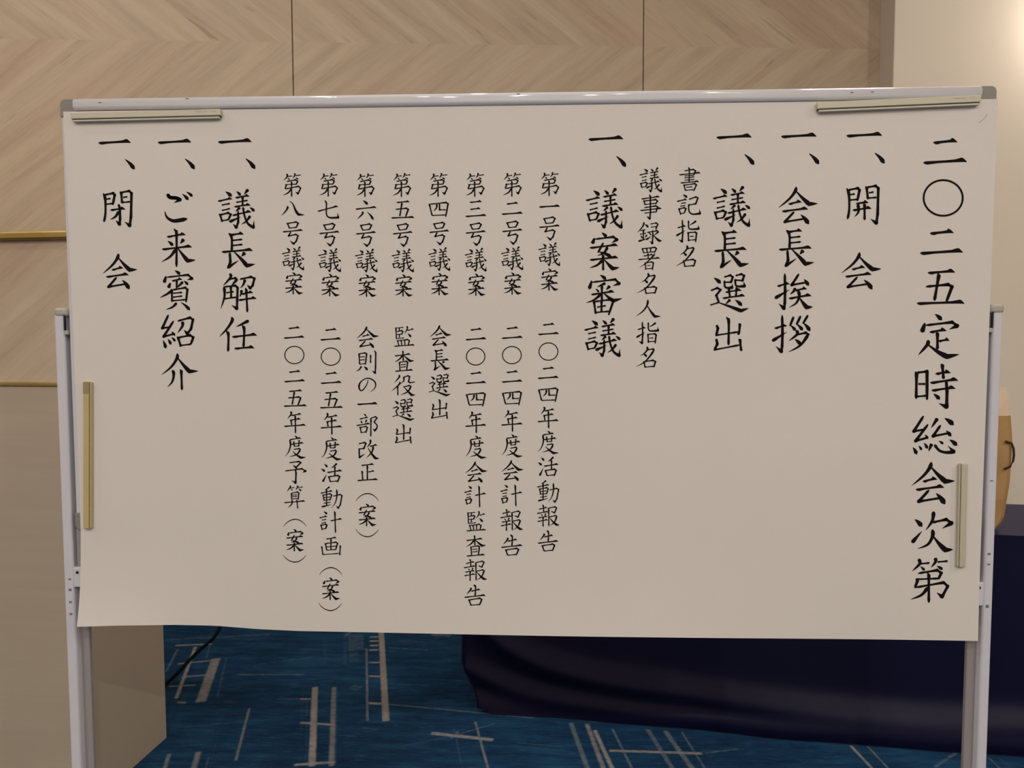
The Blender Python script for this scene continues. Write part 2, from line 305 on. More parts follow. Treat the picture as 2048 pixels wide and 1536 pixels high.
'の': 'C 54 12 48 45 20 90 4 72 8 35 36 5 68 3 96 30 95 68 68 98',
'部': 'd 35 1 46 10;h 16 23 56 16;d 21 29 27 41;p 49 26 42 42;h 1 51 64 43;s 18 58 25 84;z 18 60 45 55 52 60 46 81;l 25 82 46 78;z 69 20 90 14 97 19 83 36;u 83 36 97 50 96 62 87 73 76 64;s 69 19 68 99',
'改': 'z 6 24 33 17 39 22 30 47 7 50;z 8 48 9 92;t 6 95 35 74;p 58 2 60 18 44 43;h 56 36 91 29;p 73 35 67 65 41 96;n 49 45 66 75 83 97 100 98',
'正': 'h 20 9 80 3;s 49 8 49 93;h 52 47 82 42;s 24 42 27 93;h 1 96 99 91',
'監': 's 9 8 12 64;l 9 11 46 7;z 13 28 38 23 43 27 38 41;l 13 42 38 40;s 26 10 26 26;s 26 41 26 57;l 12 62 50 58;p 62 1 65 14 50 39;h 65 22 96 15;d 66 37 82 53;s 17 70 24 96;z 17 72 66 66 75 72 69 94;s 35 71 38 94;s 52 69 53 93;h 1 98 100 93',
'査': 's 43 1 45 50;h 1 25 82 17;p 41 24 24 42 1 55;n 45 22 64 38 80 50 100 48;s 25 55 28 95;z 26 56 60 51 67 56 62 94;l 32 68 58 66;l 32 80 58 77;h 3 98 94 93',
'役': 'p 31 1 33 11 13 37;p 35 33 33 46 1 79;s 26 54 27 99;p 51 10 52 28 40 42;z 51 12 70 5 76 9 72 34 78 38 96 35;z 49 59 75 52 83 56;p 82 56 68 82 38 97;n 52 58 70 81 85 98 100 97',
'告': 's 46 1 53 12 51 53;p 29 14 31 22 11 46;h 31 30 75 22;h 0 59 100 50;s 22 70 32 98;z 22 72 73 64 82 70 72 95;l 31 97 73 93',
'報': 's 28 2 31 12 32 34;h 11 20 47 13;h 2 39 51 32;d 20 42 26 51;p 41 40 35 51;h 8 59 48 53;h 4 75 50 68;s 29 54 29 99;z 53 16 80 10 87 15 78 37 66 31;s 53 15 54 97;z 56 55 82 49 89 53;p 88 52 78 78 58 95;n 56 58 74 79 87 90 100 92',
}
DENSE = {'一': 1.22, '二': 1.15, '三': 1.1, '五': 1.04, '、': 1.1, '議': .86, '審': .9, '選': .85, '録': .86, '署': .84, '監': .84, '書': .86, '動': .86, '報': .88, '総': .95, '賓': .88, '算': .85, '解': .9, '案': .92, '第': .92, '度': .92, '部': .92, '画': .9, '査': .92, '事': .9, '（': .62, '）': .62, '〇': .66, 'の': .75, '役': .92, '計': .95, '記': .95, '指': .95, '則': .92}
# each column of the notice: em (px of the 2048x1536 frame) and glyph + ink box x0 y0 x1 y1
COLS = [
(94, '二 1845.4 277.2 1935.3 330.7,〇 1845.4 358.2 1927.5 433.4,二 1839 458.8 1927.5 511.6,五 1832.7 538 1930.4 612.8,定 1833.7 624.9 1920.2 717.3,時 1828.8 726 1918.3 818.8,総 1824 827.9 1916.1 910.3,会 1821.6 921 1911.3 1009.5,次 1818.5 1019.6 1908 1103,第 1819.6 1113.4 1897.8 1207.5'),
(80, '一 1691.8 263.3 1765 275.7,、 1747.9 303.7 1770.2 327.8,開 1690.8 369.6 1760 448.9,会 1681.5 502 1764 579.6'),
(80, '一 1561.4 265 1633.8 277.2,、 1616.7 305 1639.2 329.3,会 1555.3 370.8 1637 449.4,長 1556.2 458 1629.4 536.5,挨 1548 544.8 1627 619.5,拶 1542.6 628 1622 705.8'),
(80, '一 1432 266.3 1504 279.3,、 1487.4 306.5 1509.3 330.6,議 1423.9 370.7 1500.9 453.7,長 1427 460.7 1499.2 539,選 1418.4 546.4 1498.8 623.2,出 1426.5 632.6 1485.7 704.2'),
(50, '書 1357.7 333.3 1401.6 382.6,記 1353 388 1402.4 431,指 1351.6 438 1399.5 485,名 1351 489.4 1392.3 534.8'),
(50, '議 1277.7 333.8 1324.4 384.4,事 1280 388 1323.8 438.6,録 1274 442.5 1324.8 488.4,署 1275.9 493 1320.4 540.8,名 1273.5 544.8 1314.6 588.8,人 1270.5 597.7 1322.5 634.7,指 1271.9 641.9 1318.4 688,名 1271.6 692 1312.5 736.3'),
(78, '一 1176 269.9 1247.2 283,、 1230.9 310.2 1252.8 334.8,議 1169.9 374.5 1245.7 457,案 1178 463.2 1239.8 542.9,審 1171.2 548 1245.5 630.8,議 1166.8 634.8 1241.6 713.8'),
(47, '第 1079.5 343 1118 393.6,一 1077.7 408.9 1120 416.7,号 1077.3 433 1120.4 480.3,議 1075.5 484 1120.5 531.9,案 1081 535.6 1118 582.7,二 1075.4 645.9 1118.7 671.2,〇 1077 684.7 1116.8 721.3,二 1074.8 733.7 1118 758.9,四 1076 774.8 1116.8 803.8,年 1074 812.5 1118.3 858.3,度 1074.4 860.5 1118.3 907.8,活 1074.8 912 1118 953.5,動 1072.9 959.4 1118.3 1005.5,報 1072.2 1008.4 1119.8 1054.6,告 1074.8 1060.3 1117.3 1104'),
(47, '第 1005.3 343.9 1043 394.6,二 1002.7 403.7 1046.3 430.8,号 1003.5 441.3 1046 488.7,議 1000.9 492 1046.7 540,案 1007.2 543.8 1044.3 590.3,二 1002.9 653.2 1046.2 678.8,〇 1004 692 1043.6 728.3,二 1003 740.8 1045.5 766.3,四 1003.8 781.6 1043.9 810.6,年 1001.4 819.4 1046.2 864.9,度 1001.9 867.5 1046.2 914.3,会 1001.9 918.8 1047.7 962.3,計 999.7 967.9 1045.5 1014,報 998.9 1017.2 1046.8 1063,告 1001.4 1068.8 1045.5 1112.5'),
(47, '第 931 344.8 968.8 395.2,三 930.3 400.9 973.4 435.2,号 930.3 445 972.5 491,議 928.3 494.8 973.4 542.8,案 935 546 971.5 593,二 930.5 655.8 973.3 681.7,〇 931.8 694.9 970.8 731,二 930.8 743.3 973 769.2,四 931.5 784.3 971.8 813,年 929.4 821.9 973.6 867.5,度 929.6 870 974 916.9,会 929.4 921.3 975.5 965.7,計 927.6 970 973 1016.2,監 932 1020.9 972.6 1063,査 931.5 1069.5 972.6 1113.2,報 926 1117.2 974.8 1163,告 927.9 1168.7 972 1212.4'),
(47, '第 857.8 344.8 895.5 395.2,四 857 403.3 897.7 433.9,号 857.4 443.6 899.2 489.6,議 855.6 493.7 900.7 541.5,案 861.5 544.9 898.2 591.6,会 858.6 648.5 903.3 693.5,長 859.8 698.6 901.2 742.5,選 856.4 747.7 902.3 791.6,出 861.5 797.5 896.4 838.9'),
(47, '第 784.7 344.8 821.8 395.3,五 781.9 400.9 829.2 438.6,号 784.5 446.3 826.2 492.9,議 782.3 496.6 828.1 544.3,案 789.1 547.5 826.2 594.4,監 787.5 651 829.7 693.5,査 788.6 700.3 828.8 743.6,役 782.4 748.7 831.2 791.6,選 783.9 796.7 830 840.7,出 789.5 847.3 823.9 888'),
(47, '第 711.9 345.6 748.6 395.2,六 710 399.8 753.8 439.8,号 710.8 446.6 753.2 492.9,議 708.9 496.6 755.2 544.4,案 715.6 547.7 753.6 594.9,会 712.1 651 758.3 696.4,則 711 700 753.4 747.7,の 716.5 755.7 752.4 785,一 713.9 804.8 755.3 811,部 711.7 826.3 756 874.4,改 714.3 877.4 759 918.4,正 713.6 926.7 756.8 962.7,（ 711 986.2 758.3 1002.9,案 716 1006.3 753.6 1053.6,） 710.6 1057 758.3 1074.2'),
(47, '第 638.3 344.8 675.6 394.8,七 634.2 399.5 678.6 437.6,号 637.2 445.8 679.6 492,議 635.3 495.6 682.3 544,案 641.8 546.6 680.2 594,二 639.9 656.4 682.8 682,〇 641.4 694.9 681.6 731.5,二 640.8 743.7 683.8 768.9,五 639.3 782 686.5 818.3,年 639.9 824.9 685 870.8,度 641 873.4 685 920.3,活 641 925 685 965.7,動 639.9 971.8 685 1017.5,計 637.8 1020.9 685 1067,画 642.2 1073.7 682.5 1111.7,（ 638 1134.3 685 1150.8,案 643 1153.8 680.6 1201.4,） 636.7 1205 684.7 1221.9'),
(47, '第 565 345.4 602.3 394.8,八 561.5 401 609.8 432,号 564.2 442.6 606.6 488.6,議 562.6 492.2 608.5 540.4,案 569.2 543.4 606.8 590,二 566.8 652.9 609.3 678.4,〇 568.6 691.6 608.8 728.2,二 567.8 740.3 610.6 765.7,五 566.7 778.9 614 815,年 567 821.6 612.5 867.8,度 568.3 870 612.8 916.9,予 568.6 921.3 613.2 967,算 567 970 611.3 1018.4,（ 566.4 1037.7 613.7 1053.9,案 571.5 1057 608.8 1104,） 565.6 1108.8 613.2 1124.9'),
(78, '一 435.2 276 503.8 288.3,、 489.4 315 511.3 338.8,議 434 376.7 510 457.4,長 441.7 464.2 511.3 539.7,解 438.4 544.6 515.2 626.4,任 436.8 632 515.9 704.9'),
(76, '一 314.5 277.2 383 289,、 368 315.4 390.4 339.3,ご 328.4 382 385.6 445.2,来 320.8 456 392.4 535.8,賓 318.7 539 387.1 620.9,紹 321.8 626.6 389 696.8,介 321.5 705 397.7 782'),
(76, '一 195.8 277.8 262 289.9,、 248.2 316.4 270.2 339.6,閉 203.9 380 266 453.8,会 204.2 504.5 275.6 579.2'),
]
def _smooth(P, n=7):
    if len(P) < 3: return P
    Q = [P[0]] + P + [P[-1]]; out = []
    for i in range(1, len(Q) - 2):
        a, b, c, d = Q[i-1], Q[i], Q[i+1], Q[i+2]
        for k in range(n):
            t = k / n
            out.append(tuple(.5*((2*b[j]) + (-a[j]+c[j])*t + (2*a[j]-5*b[j]+4*c[j]-d[j])*t*t + (-a[j]+3*b[j]-3*c[j]+d[j])*t**3) for j in (0, 1)))
    return out + [P[-1]]
def _resample(P, n):
    L = [0]
    for a, b in zip(P, P[1:]): L.append(L[-1] + math.hypot(b[0]-a[0], b[1]-a[1]))
    out = []
    for k in range(n + 1):
        s = L[-1]*k/n; i = 0
        while i < len(L)-2 and L[i+1] < s: i += 1
        t = (s-L[i])/max(1e-9, L[i+1]-L[i]); a, b = P[i], P[i+1]
        out.append((a[0]+(b[0]-a[0])*t, a[1]+(b[1]-a[1])*t))
    return out, L[-1]
def _ip(tab, s):
    for (a, x), (b, y) in zip(tab, tab[1:]):
        if s <= b: return x + (y-x)*(s-a)/max(1e-9, b-a)
    return tab[-1][1]
def _ribbon(P, W):
    """P points, W full widths -> quads"""
    polys = []; n = len(P); E = []
    for i in range(n):
        a = P[max(0, i-1)]; b = P[min(n-1, i+1)]
        dx, dy = b[0]-a[0], b[1]-a[1]; l = math.hypot(dx, dy) or 1
        nx, ny = -dy/l*W[i]/2, dx/l*W[i]/2
        E.append(((P[i][0]+nx, P[i][1]+ny), (P[i][0]-nx, P[i][1]-ny)))
    for (a, b), (c, d) in zip(E, E[1:]): polys.append([a, b, d, c])
    return polys
def _disc(p, r, n=8):
    return [(p[0]+r*math.cos(2*math.pi*k/n), p[1]+r*math.sin(2*math.pi*k/n)) for k in range(n)]
TAB = {
 's': [(0, .35), (.05, 1.25), (.13, 1.35), (.25, 1), (.55, .85), (.8, .98), (.94, 1.12), (1, .45)],
 'p': [(0, .5), (.06, 1.3), (.16, 1.38), (.3, 1.08), (.55, .92), (.8, .58), (1, .12)],
 'P': [(0, .7), (.15, 1.7), (.4, 1.3), (.75, .7), (1, .15)],
 'd': [(0, .2), (.25, .8), (.55, 1.35), (.8, 1.6), (.93, 1.35), (1, .6)],
 'D': [(0, .25), (.3, .7), (.6, 1.15), (.82, 1.4), (.94, 1.25), (1, .6)],
 't': [(0, .6), (.1, 1.4), (.2, 1.4), (.45, .95), (.75, .6), (1, .12)],
 'k': [(0, .5), (.25, 1.1), (.6, 1.5), (.85, 1.7), (1, .6)],
 'c': [(0, .35), (.2, .8), (.5, 1.15), (.8, .8), (1, .35)],
 'C': [(0, .7), (.25, 1.2), (.36, 1.7), (.5, .9), (.8, 1.3), (1, .3)],
 'r': [(0, .4), (.3, 1.1), (.6, 1.55), (.93, 1.7), (1, .9)],
}
def _stroke(k, P, W):
    out = []
    if k == 'h':
        (x0, y0), (x1, y1) = P; L = math.hypot(x1-x0, y1-y0); f = min(1, L/(5.2*W)); T = W*(.72+.28*f)
        ux, uy = (x1-x0)/L, (y1-y0)/L
        c = T*f
        rows = [(0, .08, -.08), (.55*c, .3, -.5), (1.2*c, .34, -.66), (L*.32, .34, -.4), (L*.5, .36, -.34), (L*.74, .52, -.34), (L-1.7*c, .92, -.36), (L-1.15*c, .88, -.38), (L-.5*c, .3, -.42), (L, -.3, -.46)]
        E = []
        for s, u, d in rows:
            px, py = x0+ux*s, y0+uy*s
            E.append(((px+uy*u*T, py-ux*u*T), (px+uy*d*T, py-ux*d*T)))
        for (a, b), (c_, d_) in zip(E, E[1:]): out.append([a, b, d_, c_])
        return out
    if k in 'spPdDtkcCr':
        if k in 'dD':
            (x0, y0), (x1, y1) = P[0], P[-1]
            P = [(x0, y0), ((x0+x1)/2+(y1-y0)*.045, (y0+y1)/2-(x1-x0)*.045), (x1, y1)]
        Q, L = _resample(_smooth(P), 22 if k in 'cC' else 12)
        n = len(Q)-1
        f = 1.0
        if k in 'dD': f = min(1.15, max(.62, L/(3.0*W)))
        w = [W*f*_ip(TAB[k], i/n) for i in range(n+1)]
        if k in 's':   # upright strokes a little slanted at the head
            Q[0] = (Q[0][0]-W*.45, Q[0][1]-W*.1)
        out += _ribbon(Q, w)
        if k in 'dDr': out.append(_disc(Q[-1], w[-1]*.62))
        return out
    if k == 'n':
        m = _smooth(P[:-1]) if len(P) > 3 else P[:-1]
        Q, L = _resample(m, 9); n = len(Q)-1
        w = [W*_ip([(0, .45), (.3, .85), (.7, 1.5), (1, 2.0)], i/n) for i in range(n+1)]
        tip = P[-1]; foot = Q[-1]
        a = (foot[0]+(tip[0]-foot[0])*.35, foot[1]+(tip[1]-foot[1])*.35)
        b = (foot[0]+(tip[0]-foot[0])*.7, foot[1]+(tip[1]-foot[1])*.7)
        w[-1] = W*1.8
        return _ribbon(Q+[a, b, tip], w+[W*1.35, W*.75, W*.1])
    if k == 'l':
        Q, L = _resample(P, 6)
        return _ribbon(Q, [W*v for v in (.8, .66, .6, .6, .66, .85, .5)])
    if k in 'zgG':
        hook = None
        if k in 'gG': hook = P[-1]; P = P[:-1]
        if k == 'G': P = _smooth(P)
        m = len(P)
        for i, (a, b) in enumerate(zip(P, P[1:])):
            dx, dy = b[0]-a[0], b[1]-a[1]; l = math.hypot(dx, dy) or 1
            base = .68+.36*abs(dy)/l
            if k == 'G': base = 1.5
            wa = 1.0 if i == 0 else 1.2
            wb = 1.2 if i < m-2 else (1.5 if hook else .8)
            if k == 'G': wa = wb = 1.5
            Q, _ = _resample([a, b], 6)
            tab = [(0, wa), (.25, base), (.7, base*1.03), (1, wb)]
            if i == 0 and k != 'G': tab = [(0, .4), (.1, wa), (.3, base), (.7, base), (1, wb)]
            out += _ribbon(Q, [W*_ip(tab, j/6) for j in range(7)])
            if i < m-2: out.append(_disc(b, W*(.62 if k != 'G' else .75)))
        if hook:
            c = P[-1]; out.append(_disc(c, W*.72))
            Q, _ = _resample([c, hook], 5)
            out += _ribbon(Q, [W*v for v in (1.6, 1.35, 1.0, .7, .4, .1)])
        else: out.append(_disc(P[-1], W*.4))
        return out
    if k == 'u':
        Q, L = _resample(_smooth(P[:-1]), 14); n = 14
        w = [W*_ip([(0, .4), (.05, 1.2), (.2, .9), (.6, .95), (.9, 1.35), (1, 1.5)], i/n) for i in range(n+1)]
        out = _ribbon(Q, w); c = Q[-1]; out.append(_disc(c, W*.72))
        H, _ = _resample([c, P[-1]], 5)
        return out + _ribbon(H, [W*v for v in (1.6, 1.2, .85, .55, .3, .1)])
    return out
def glyph_polys(ch, x0, y0, x1, y1, em):
    W = em*.063*DENSE.get(ch, 1.0)
    if ch == '〇':
        a, b = (x1-x0)/2, (y1-y0)/2; cx, cy = (x0+x1)/2, (y0+y1)/2
        P = [(cx+(a-W/2)*math.cos(t*math.pi/24), cy+(b-W/2)*math.sin(t*math.pi/24)) for t in range(49)]
        return _ribbon(P, [W]*49)
    m = W*.42; mt = W*.25
    bx0, by0, bx1, by1 = x0+m*.4, y0+mt, x1-m*.6, y1-mt
    if ch == '一': bx0, bx1, by0, by1 = x0-.5, x1+.5, y0-1, y1-1
    out = []
    def run(spec, ox, oy, sx, sy):
        for st in spec.split(';'):
            if st[0] == '@': run(GLYPHS[st[1:]], ox, oy, sx, sy); continue
            if st[0] == '<':
                q = st[1:].split(); a, b, c, d = map(float, q[1:])
                run(GLYPHS[q[0]], ox+sx*a, oy+sy*b, sx*(c-a)/100, sy*(d-b)/100); continue
            q = st.split(); v = list(map(float, q[1:]))
            P = [(ox+sx*v[i], oy+sy*v[i+1]) for i in range(0, len(v), 2)]
            out.extend(_stroke(q[0], P, W))
    run(GLYPHS[ch], bx0, by0, (bx1-bx0)/100, (by1-by0)/100)
    return out

# ---------------- the room ----------------
WA = math.radians(4.3)                           # the back wall is turned a little against the board
WY = 2.3
def wall_pt(px, py, off=0.0):
    n = (-math.sin(WA), math.cos(WA), 0); p = hit(px, py, n, (WY)*math.cos(WA)-off)
    return p
CEIL = 4.4
# floor: tensor grid, fine where the camera sees the carpet figure
MARKS = [  # x0 y0 x1 y1 width strength   (end points on the photo, laid onto the floor)
 (630, 1373, 624, 1534, 14, 1), (668, 1373, 663, 1534, 13, .7), (598, 1398, 625, 1398, 4, .9), (598, 1445, 673, 1450, 5, .9), (586, 1530, 673, 1524, 6, .9),
 (607, 1377, 598, 1523, 4, .45), (615, 1380, 611, 1520, 5, .45), (676, 1376, 672, 1530, 5, .4),
 (356, 1297, 331, 1345, 7, .55), (391, 1293, 352, 1398, 8, .95), (432, 1316, 401, 1405, 21, .75), (453, 1314, 434, 1398, 8, .4), (420, 1290, 412, 1318, 6, .45),
 (349, 1291, 426, 1288, 4, .75), (353, 1328, 444, 1319, 4, .7), (360, 1354, 415, 1350, 4, .7), (335, 1373, 394, 1370, 4, .65), (352, 1404, 375, 1406, 5, .7),
 (499, 1415, 471, 1523, 7, .75), (447, 1419, 420, 1534, 5, .4), (339, 1506, 322, 1560, 11, .7), (398, 1502, 380, 1560, 14, .7), (418, 1512, 404, 1560, 8, .5),
 (328, 1280, 544, 1268, 5, .4), (400, 1276, 530, 1280, 4, .35), (506, 1330, 628, 1314, 4, .35), (471, 1349, 611, 1349, 5, .45), (335, 1457, 489, 1443, 4, .4), (314, 1495, 420, 1488, 4, .35),
 (551, 1398, 607, 1398, 4, .45), (560, 1362, 600, 1358, 3, .3), (545, 1428, 590, 1424, 3, .3), (690, 1274, 702, 1262, 10, .5),
 (762.5, 1264, 772, 1443, 13, 1.05), (733, 1296, 735, 1443, 6, .75), (738, 1274, 758, 1274, 4, .85), (738, 1282, 758, 1282, 4, .85), (738, 1291, 758, 1291, 4, .85), (736, 1300, 758, 1300, 4, .8),
 (735, 1325, 762, 1325, 4, .85), (735, 1352, 764, 1353, 4, .85), (735, 1406, 768, 1408, 5, .95),
 (712, 1268, 712, 1302, 34, .42), (706, 1302, 708, 1326, 22, .35), (700, 1372, 722, 1378, 12, .4), (648, 1275, 652, 1320, 14, .3), (690, 1265, 690, 1330, 10, .35),
 (772, 1408, 1071, 1436, 4, .55), (764, 1366, 860, 1371, 4, .35), (775, 1295, 860, 1300, 4, .4), (790, 1281, 850, 1283, 4, .35), (862, 1268, 905, 1270, 9, .5), (772, 1327, 840, 1332, 3, .3), (720, 1455, 760, 1460, 6, .35),
 (950, 1442, 977, 1540, 6, .85), (907, 1450, 925, 1540, 5, .5), (860, 1466, 989, 1480, 7, .85), (911, 1470, 993, 1446, 4, .7), (798, 1494, 915, 1470, 4, .4), (1030, 1485, 1130, 1494, 4, .45), (700, 1512, 740, 1508, 4, .4), (900, 1478, 918, 1462, 9, .6),
 (1141, 1444, 1178, 1545, 13, .6), (1173, 1446, 1210, 1545, 12, .75), (1189, 1459, 1228, 1545, 10, .95), (1224, 1456, 1268, 1545, 6, .75), (1270, 1458, 1325, 1540, 5, .4),
 (1294, 1457, 1350, 1545, 13, .55), (1329, 1460, 1390, 1545, 14, .6), (1362, 1462, 1415, 1545, 6, .65), (1216, 1501, 1407, 1507, 6, .85), (1407, 1507, 1482, 1497, 4, .5), (1398, 1503, 1491, 1499, 4, .4), (1050, 1524, 1200, 1536, 4, .3),
 (1700, 1490, 1752, 1545, 8, .9), (1733, 1490, 1784, 1545, 6, .75), (1868, 1535, 1917, 1503, 10, .5), (1975, 1513, 2003, 1540, 6, .6), (1993, 1513, 2030, 1540, 5, .5), (1780, 1492, 1830, 1520, 4, .35), (1570, 1532, 1690, 1510, 4, .35),
]
xs = np.unique(np.round(np.concatenate([np.linspace(-4.5, -1.9, 8), np.arange(-1.9, 1.9, .0045), np.linspace(1.9, 4.5, 8)]), 5))
ys = np.unique(np.round(np.concatenate([np.linspace(-7, .62, 14), np.arange(.62, 2.0, .0045), np.linspace(2.0, 2.75, 4)]), 5))
X, Y = np.meshgrid(xs, ys); mark = np.zeros_like(X)
def stamp(a, b, wd, st):
    global mark
    a = np.array(a[:2]); b = np.array(b[:2]); d = b-a; L = np.hypot(*d); d = d/max(L, 1e-6)
    sx = (X-a[0])*d[0]+(Y-a[1])*d[1]; sy = -(X-a[0])*d[1]+(Y-a[1])*d[0]
    m_ = np.clip((wd/2-np.abs(sy))/.011+.5, 0, 1)*np.clip((sx+.004)/.012, 0, 1)*np.clip((L-sx+.004)/.012, 0, 1)
    mark = np.maximum(mark, m_*st)
for x0, y0, x1, y1, wd, st in MARKS:
    a, b = on_floor(x0, y0), on_floor(x1, y1)
    mid = (a+b)/2; dep = (mid-CAM)@FX; L = b-a; vert = abs(L[1])/(np.hypot(L[0], L[1])+1e-9)
    mpp = dep/FPX; fore = 1 if vert > .5 else (1.33/dep)**-1     # a line across the view is squeezed by the slant
    stamp(a, b, max(.007, wd*mpp*(1 if vert > .5 else fore)), st)
for i in range(90):                             # the same figure goes on over the rest of the carpet
    cx, cy = random.uniform(-4.3, 4.3), random.uniform(-4.3, 2.2)
    if -1.8 < cx < 1.8 and cy > .5: continue
    for k in range(4):
        stamp((cx+k*.06, cy), (cx+k*.06+random.uniform(-.04, .04), cy+random.uniform(.2, .5)), random.choice((.012, .03)), .8)
nx, ny = len(xs), len(ys)
me = bpy.data.meshes.new('floor')
co_ = np.stack([X.ravel(), Y.ravel(), np.zeros(X.size)], 1).astype(np.float32)
me.vertices.add(nx*ny); me.vertices.foreach_set('co', co_.ravel())
idx = np.arange(nx*ny).reshape(ny, nx)
quads = np.stack([idx[:-1, :-1], idx[:-1, 1:], idx[1:, 1:], idx[1:, :-1]], -1).reshape(-1, 4)
me.loops.add(quads.size); me.loops.foreach_set('vertex_index', quads.ravel().astype(np.int32))
me.polygons.add(len(quads)); me.polygons.foreach_set('loop_start', (np.arange(len(quads))*4).astype(np.int32))
me.update(calc_edges=True)
at_ = me.attributes.new('mark', 'FLOAT', 'POINT'); at_.data.foreach_set('value', mark.ravel().astype(np.float32))
me.materials.append(M['carpet'])
floor = bpy.data.objects.new('floor', me); COL.objects.link(floor); tag(floor, kind='structure')

tag(MB().box(-4.5, 4.5, -7, 2.75, CEIL, CEIL+.05).build('ceiling', M['ceiling']), kind='structure')
tag(MB().box(-4.6, -4.5, -7.1, 2.1, 0, CEIL).build('wall_left', M['plain_wall']), kind='structure')
tag(MB().box(4.5, 4.6, -7.1, 2.75, 0, CEIL).build('wall_side', M['plain_wall']), kind='structure')
tag(MB().box(-4.5, 4.5, -7.1, -7, 0, CEIL).build('wall_front', M['plain_wall']), kind='structure')

wb = MB().box(-4.52, 4.55, .014, .10, 0, CEIL).build('wall_back', M['dark_gap']); tag(wb, kind='structure')
wb.location = (0, WY, 0); wb.rotation_euler = (0, 0, WA)
SEAM = [-4.52, -2.834, -1.144, .5455, 2.235]
for a, b in zip(SEAM, SEAM[1:]):
    MB().box(a+.0022, b-.0022, 0, .014, .1, CEIL).build('veneer_panel', M['veneer'], wb, bevel=.0012, seg=1)
bb = MB().box(-4.5, 1.715, -.012, .0, 0, .1).build('baseboard_back', M['reveal']); tag(bb, kind='structure')
bb.location = wb.location; bb.rotation_euler = wb.rotation_euler
# cream wall standing forward of the veneer on the right
wr = MB().box(1.72, 4.5, -.13, .0, 0, CEIL).build('wall_right', M['cream_wall']); tag(wr, kind='structure')
wr.location = wb.location; wr.rotation_euler = wb.rotation_euler
MB().box(1.716, 1.7205, -.1295, .0, .0, CEIL).build('side_return', M['reveal'], wr)

# ---------------- tall serving cabinet, left ----------------
A = on_floor(333, 1475); B = on_floor(265, 1536); dv = (A-B)[:2]; dv /= np.hypot(*dv)
Nn = A[:2]-dv*.38; ang = math.atan2(-dv[0], dv[1])
fz = lambda y: float(hit(60, y, (dv[0], dv[1], 0), dv@Nn)[2])
Z1, Z2, Z3, Z4 = fz(463.5), fz(480.5), fz(765), fz(772)
ctr = empty('tall_cabinet', (Nn[0], Nn[1], 0), ang)
tag(ctr, 'tall cabinet of pale veneer over beige laminate with two gold edges, left of the whiteboard', 'cabinet')
W_ = -1.9
MB().box(W_, -.002, 0, .018, .0, Z4-.001).build('lower_panel', M['laminate'], ctr)
MB().box(-.018, 0, .0185, .38, .0, Z4-.001).build('side_panel', M['brightened_laminate'], ctr)
MB().box(W_, -.0185, .36, .38, .0, Z2-.001).build('back_panel', M['laminate'], ctr)
MB().box(W_, -.002, .002, .018, Z3+.0005, Z2-.0005).build('upper_panel', M['veneer'], ctr)
MB().box(-.018, 0, .0185, .38, Z3+.0005, Z2-.0005).build('upper_side_panel', M['veneer'], ctr)
MB().box(W_, .0, .0, .38, Z4-.0005, Z3).build('middle_shelf', M['dark_gap'], ctr)
MB().prism([(y, z) for y, z in rprof(-.005, .004, Z4, Z3, .0015, 3)], 'x', W_, .003).build('gold_edge', M['gold'], ctr)
MB().prism([(y, z) for y, z in rprof(-.016, .38, Z2, Z1, .007, 6)], 'x', W_, .012).build('gold_top_edge', M['gold'], ctr, smooth=False)

